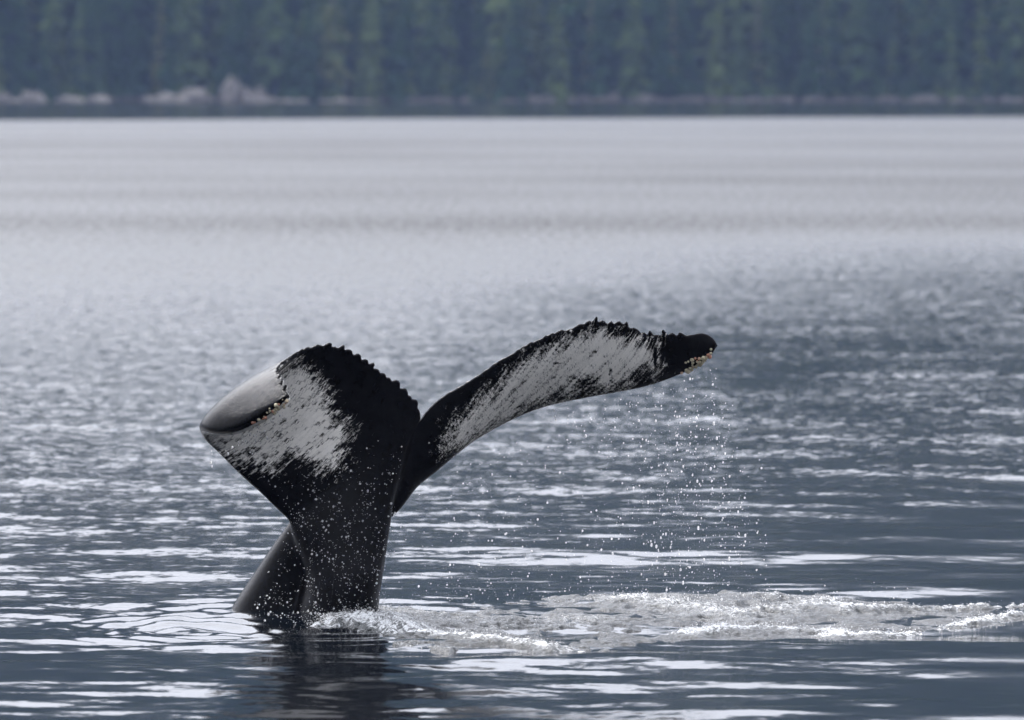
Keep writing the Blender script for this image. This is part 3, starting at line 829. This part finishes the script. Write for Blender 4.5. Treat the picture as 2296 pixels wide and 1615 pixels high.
ff = m.math('MULTIPLY', ff, m.rng(n2.outputs[0], 0.3, 0.6, 0.55, 1.0))
c = m.mix(ff, m.mix(m.rng(m.math('ADD', n1.outputs[0], m.math('MULTIPLY', fo, 0.35)), 0.40, 0.62), rgb(0.004, 0.006, 0.007), rgb(0.13, 0.135, 0.135)), rgb(0.80, 0.81, 0.82))
bh = m.math('ADD', n1.outputs[0], m.math('MULTIPLY', n2.outputs[0], 0.5))
bp = m.n('Bump', {'Strength': 0.8, 'Distance': 0.012, 'Height': bh})
m.principled(Base_Color=c, Specular_IOR_Level=m.rng(ff, 0, 0.6, 0.26, 0.1), Roughness=m.rng(ff, 0, 0.5, 0.12, 0.9), IOR=1.33, Normal=bp.outputs[0])
obj('churned_water', cm_, m.m, kind='stuff', label='churned white foam and broken water trailing to the right of the whale', category='foam')

# spray: every drop a small rounded bead of water
ico = bmesh.new(); bmesh.ops.create_icosphere(ico, subdivisions=1, radius=1.0)
ico.verts.ensure_lookup_table(); IV = np.array([v.co for v in ico.verts]); IF = np.array([[v.index for v in f.verts] for f in ico.faces]); ico.free()
drops = []                                                # x, y, z, radius, stretch
def drop_px(px, py, y, r, st=1.0):
    p = P(px, py, y); drops.append((p[0], p[1], p[2], r, st))
def rad(k=1.0): return float(np.clip(rng.lognormal(math.log(0.0023), 0.66), 0.0011, 0.0100)) * k
# in front of the black stock and lower flukes
n = 0
while n < 1300:
    x, y = rng.uniform(560, 905), rng.uniform(1000, 1385)
    left = np.interp(y, [1000, 1165, 1300, 1385], [545, 650, 610, 540]); right = np.interp(y, [1000, 1165, 1385], [910, 885, 860])
    if not left < x < right: continue
    if rng.random() > 0.25 + 0.75 * sstep(1010, 1130, y) * (0.55 + 0.45 * np.exp(-((x - 720) / 90) ** 2)): continue
    if rng.random() > 0.25 + 1.6 * max(0, vnoise(np.array([x / 38.0]), np.array([y / 60.0]), 97)[0] + 0.15): continue
    drop_px(x, y, rng.uniform(-1.3, -0.6), rad(.85)); n += 1
for k in range(260): drop_px(rng.normal(850, 130), rng.normal(1240, 90), rng.uniform(-1.2, .6), rad(.8))
# falling from the right fluke
strands = rng.uniform(1440, 1645, 16)
for k in range(750):
    y = 860 + (1345 - 860) * rng.random() ** 0.7; x = strands[rng.integers(16)] + rng.normal(0, 5 + (y - 860) * 0.055)
    drop_px(x, y, rng.uniform(-.25, .2), rad(.85), rng.uniform(1, 2.0))
for k in range(1500):
    x = rng.uniform(1000, 1720); y0 = np.interp(x, [1000, 1280, 1520, 1700], [1050, 915, 860, 960]); y = y0 + (1350 - y0) * rng.random() ** .75
    drop_px(x, y, rng.uniform(-.3, .7), rad(.78), rng.uniform(1, 1.3))
for x0 in list(range(1250, 1520, 18)) + [1530, 1540, 1553, 1566, 1580, 1590, 1600]:      # strings of drops
    yb = np.interp(x0, [1250, 1430, 1520, 1600], [910, 876, 850, 815]); L = rng.uniform(20, 70) if x0 < 1520 else rng.uniform(60, 260)
    yy = yb
    xx = x0 + rng.uniform(-6, 6); dx = rng.uniform(-.05, .08)
    while yy < yb + L:
        yy += rng.uniform(3, 13) * (1 + (yy - yb) / 250)
        drop_px(xx + dx * (yy - yb) + rng.normal(0, 1.6), yy, 0.05 + rng.normal(0, .02), rad(.85), rng.uniform(1, 1.6))
# dripping off the curled left tip
for k in range(150): drop_px(rng.uniform(465, 640), 0, 0, 0) if False else drop_px(*(lambda t: (470 + 170 * t, np.interp(t, [0, .3, .6, 1], [990, 992, 965, 915]) + abs(rng.normal(0, 22))))(rng.random()), rng.uniform(-1.15, -.9), rad(.8), rng.uniform(1, 2))
# low spray over the foam
wcdf = np.clip(cov, 0, 1.2) ** 2 * mask; wcdf = wcdf.ravel() / wcdf.sum()
pick = rng.choice(FX.size, 7000, p=wcdf)
for i in pick:
    h = rng.exponential(0.012)
    drops.append((FX.ravel()[i] + rng.normal(0, .02), FY.ravel()[i] + rng.normal(0, .03), FZ.ravel()[i] + h, rad(.6), rng.uniform(.8, 1.3)))
for k in range(900): drop_px(rng.normal(780, 75), 1402 - abs(rng.normal(0, 20)), rng.uniform(-1.4, -.5), rad(.8))
for k in range(420): drop_px(rng.uniform(860, 2050), 1345 - abs(rng.normal(0, 22)), rng.uniform(-.3, 1.4), rad(.6))
D = np.array(drops); D = D[D[:, 2] > -0.02]
V = D[:, None, :3] + IV[None] * D[:, 3][:, None, None] * np.stack([np.ones(len(D)), np.ones(len(D)), D[:, 4]], -1)[:, None, :]
Fc = IF[None] + (np.arange(len(D)) * len(IV))[:, None, None]
dm = mesh_np('water_drops', V.reshape(-1, 3), Fc.reshape(-1, 3))
m = N('water_drop')
gl = m.n('BsdfGlass', {'Color': rgb(1, 1, 1), 'Roughness': 0.02, 'IOR': 1.33})
df = m.n('BsdfTranslucent', {'Color': rgb(.9, .9, .9)})
mx = m.n('MixShader', {0: 0.4, 1: gl.outputs[0], 2: df.outputs[0]})
m.t.links.new(mx.outputs[0], m.out.inputs[0])
obj('water_drops', dm, m.m, kind='stuff', label='bright water drops falling from the flukes and spraying over the foam', category='spray')

# ================================================================== haze
hb = bmesh.new(); bmesh.ops.create_cube(hb, size=1.0)
hz = bpy.data.meshes.new('haze'); hb.to_mesh(hz); hb.free()
m = N('haze_air')
pv = m.n('VolumePrincipled', {'Color': rgb(0.42, 0.555, 1.0), 'Density': 0.000062, 'Anisotropy': 0.0})
m.t.links.new(pv.outputs[0], m.out.inputs[1])
ho = obj('haze', hz, m.m, kind='stuff', label='pale blue haze over the water and the far shore', category='haze')
ho.scale = (5600, 5200, 560); ho.location = (0, 200, 560 / 2 - 5)
print('tris', sum(len(o.data.polygons) for o in S.objects if o.type == 'MESH'), 'drops', len(D), 'body', len(BV))
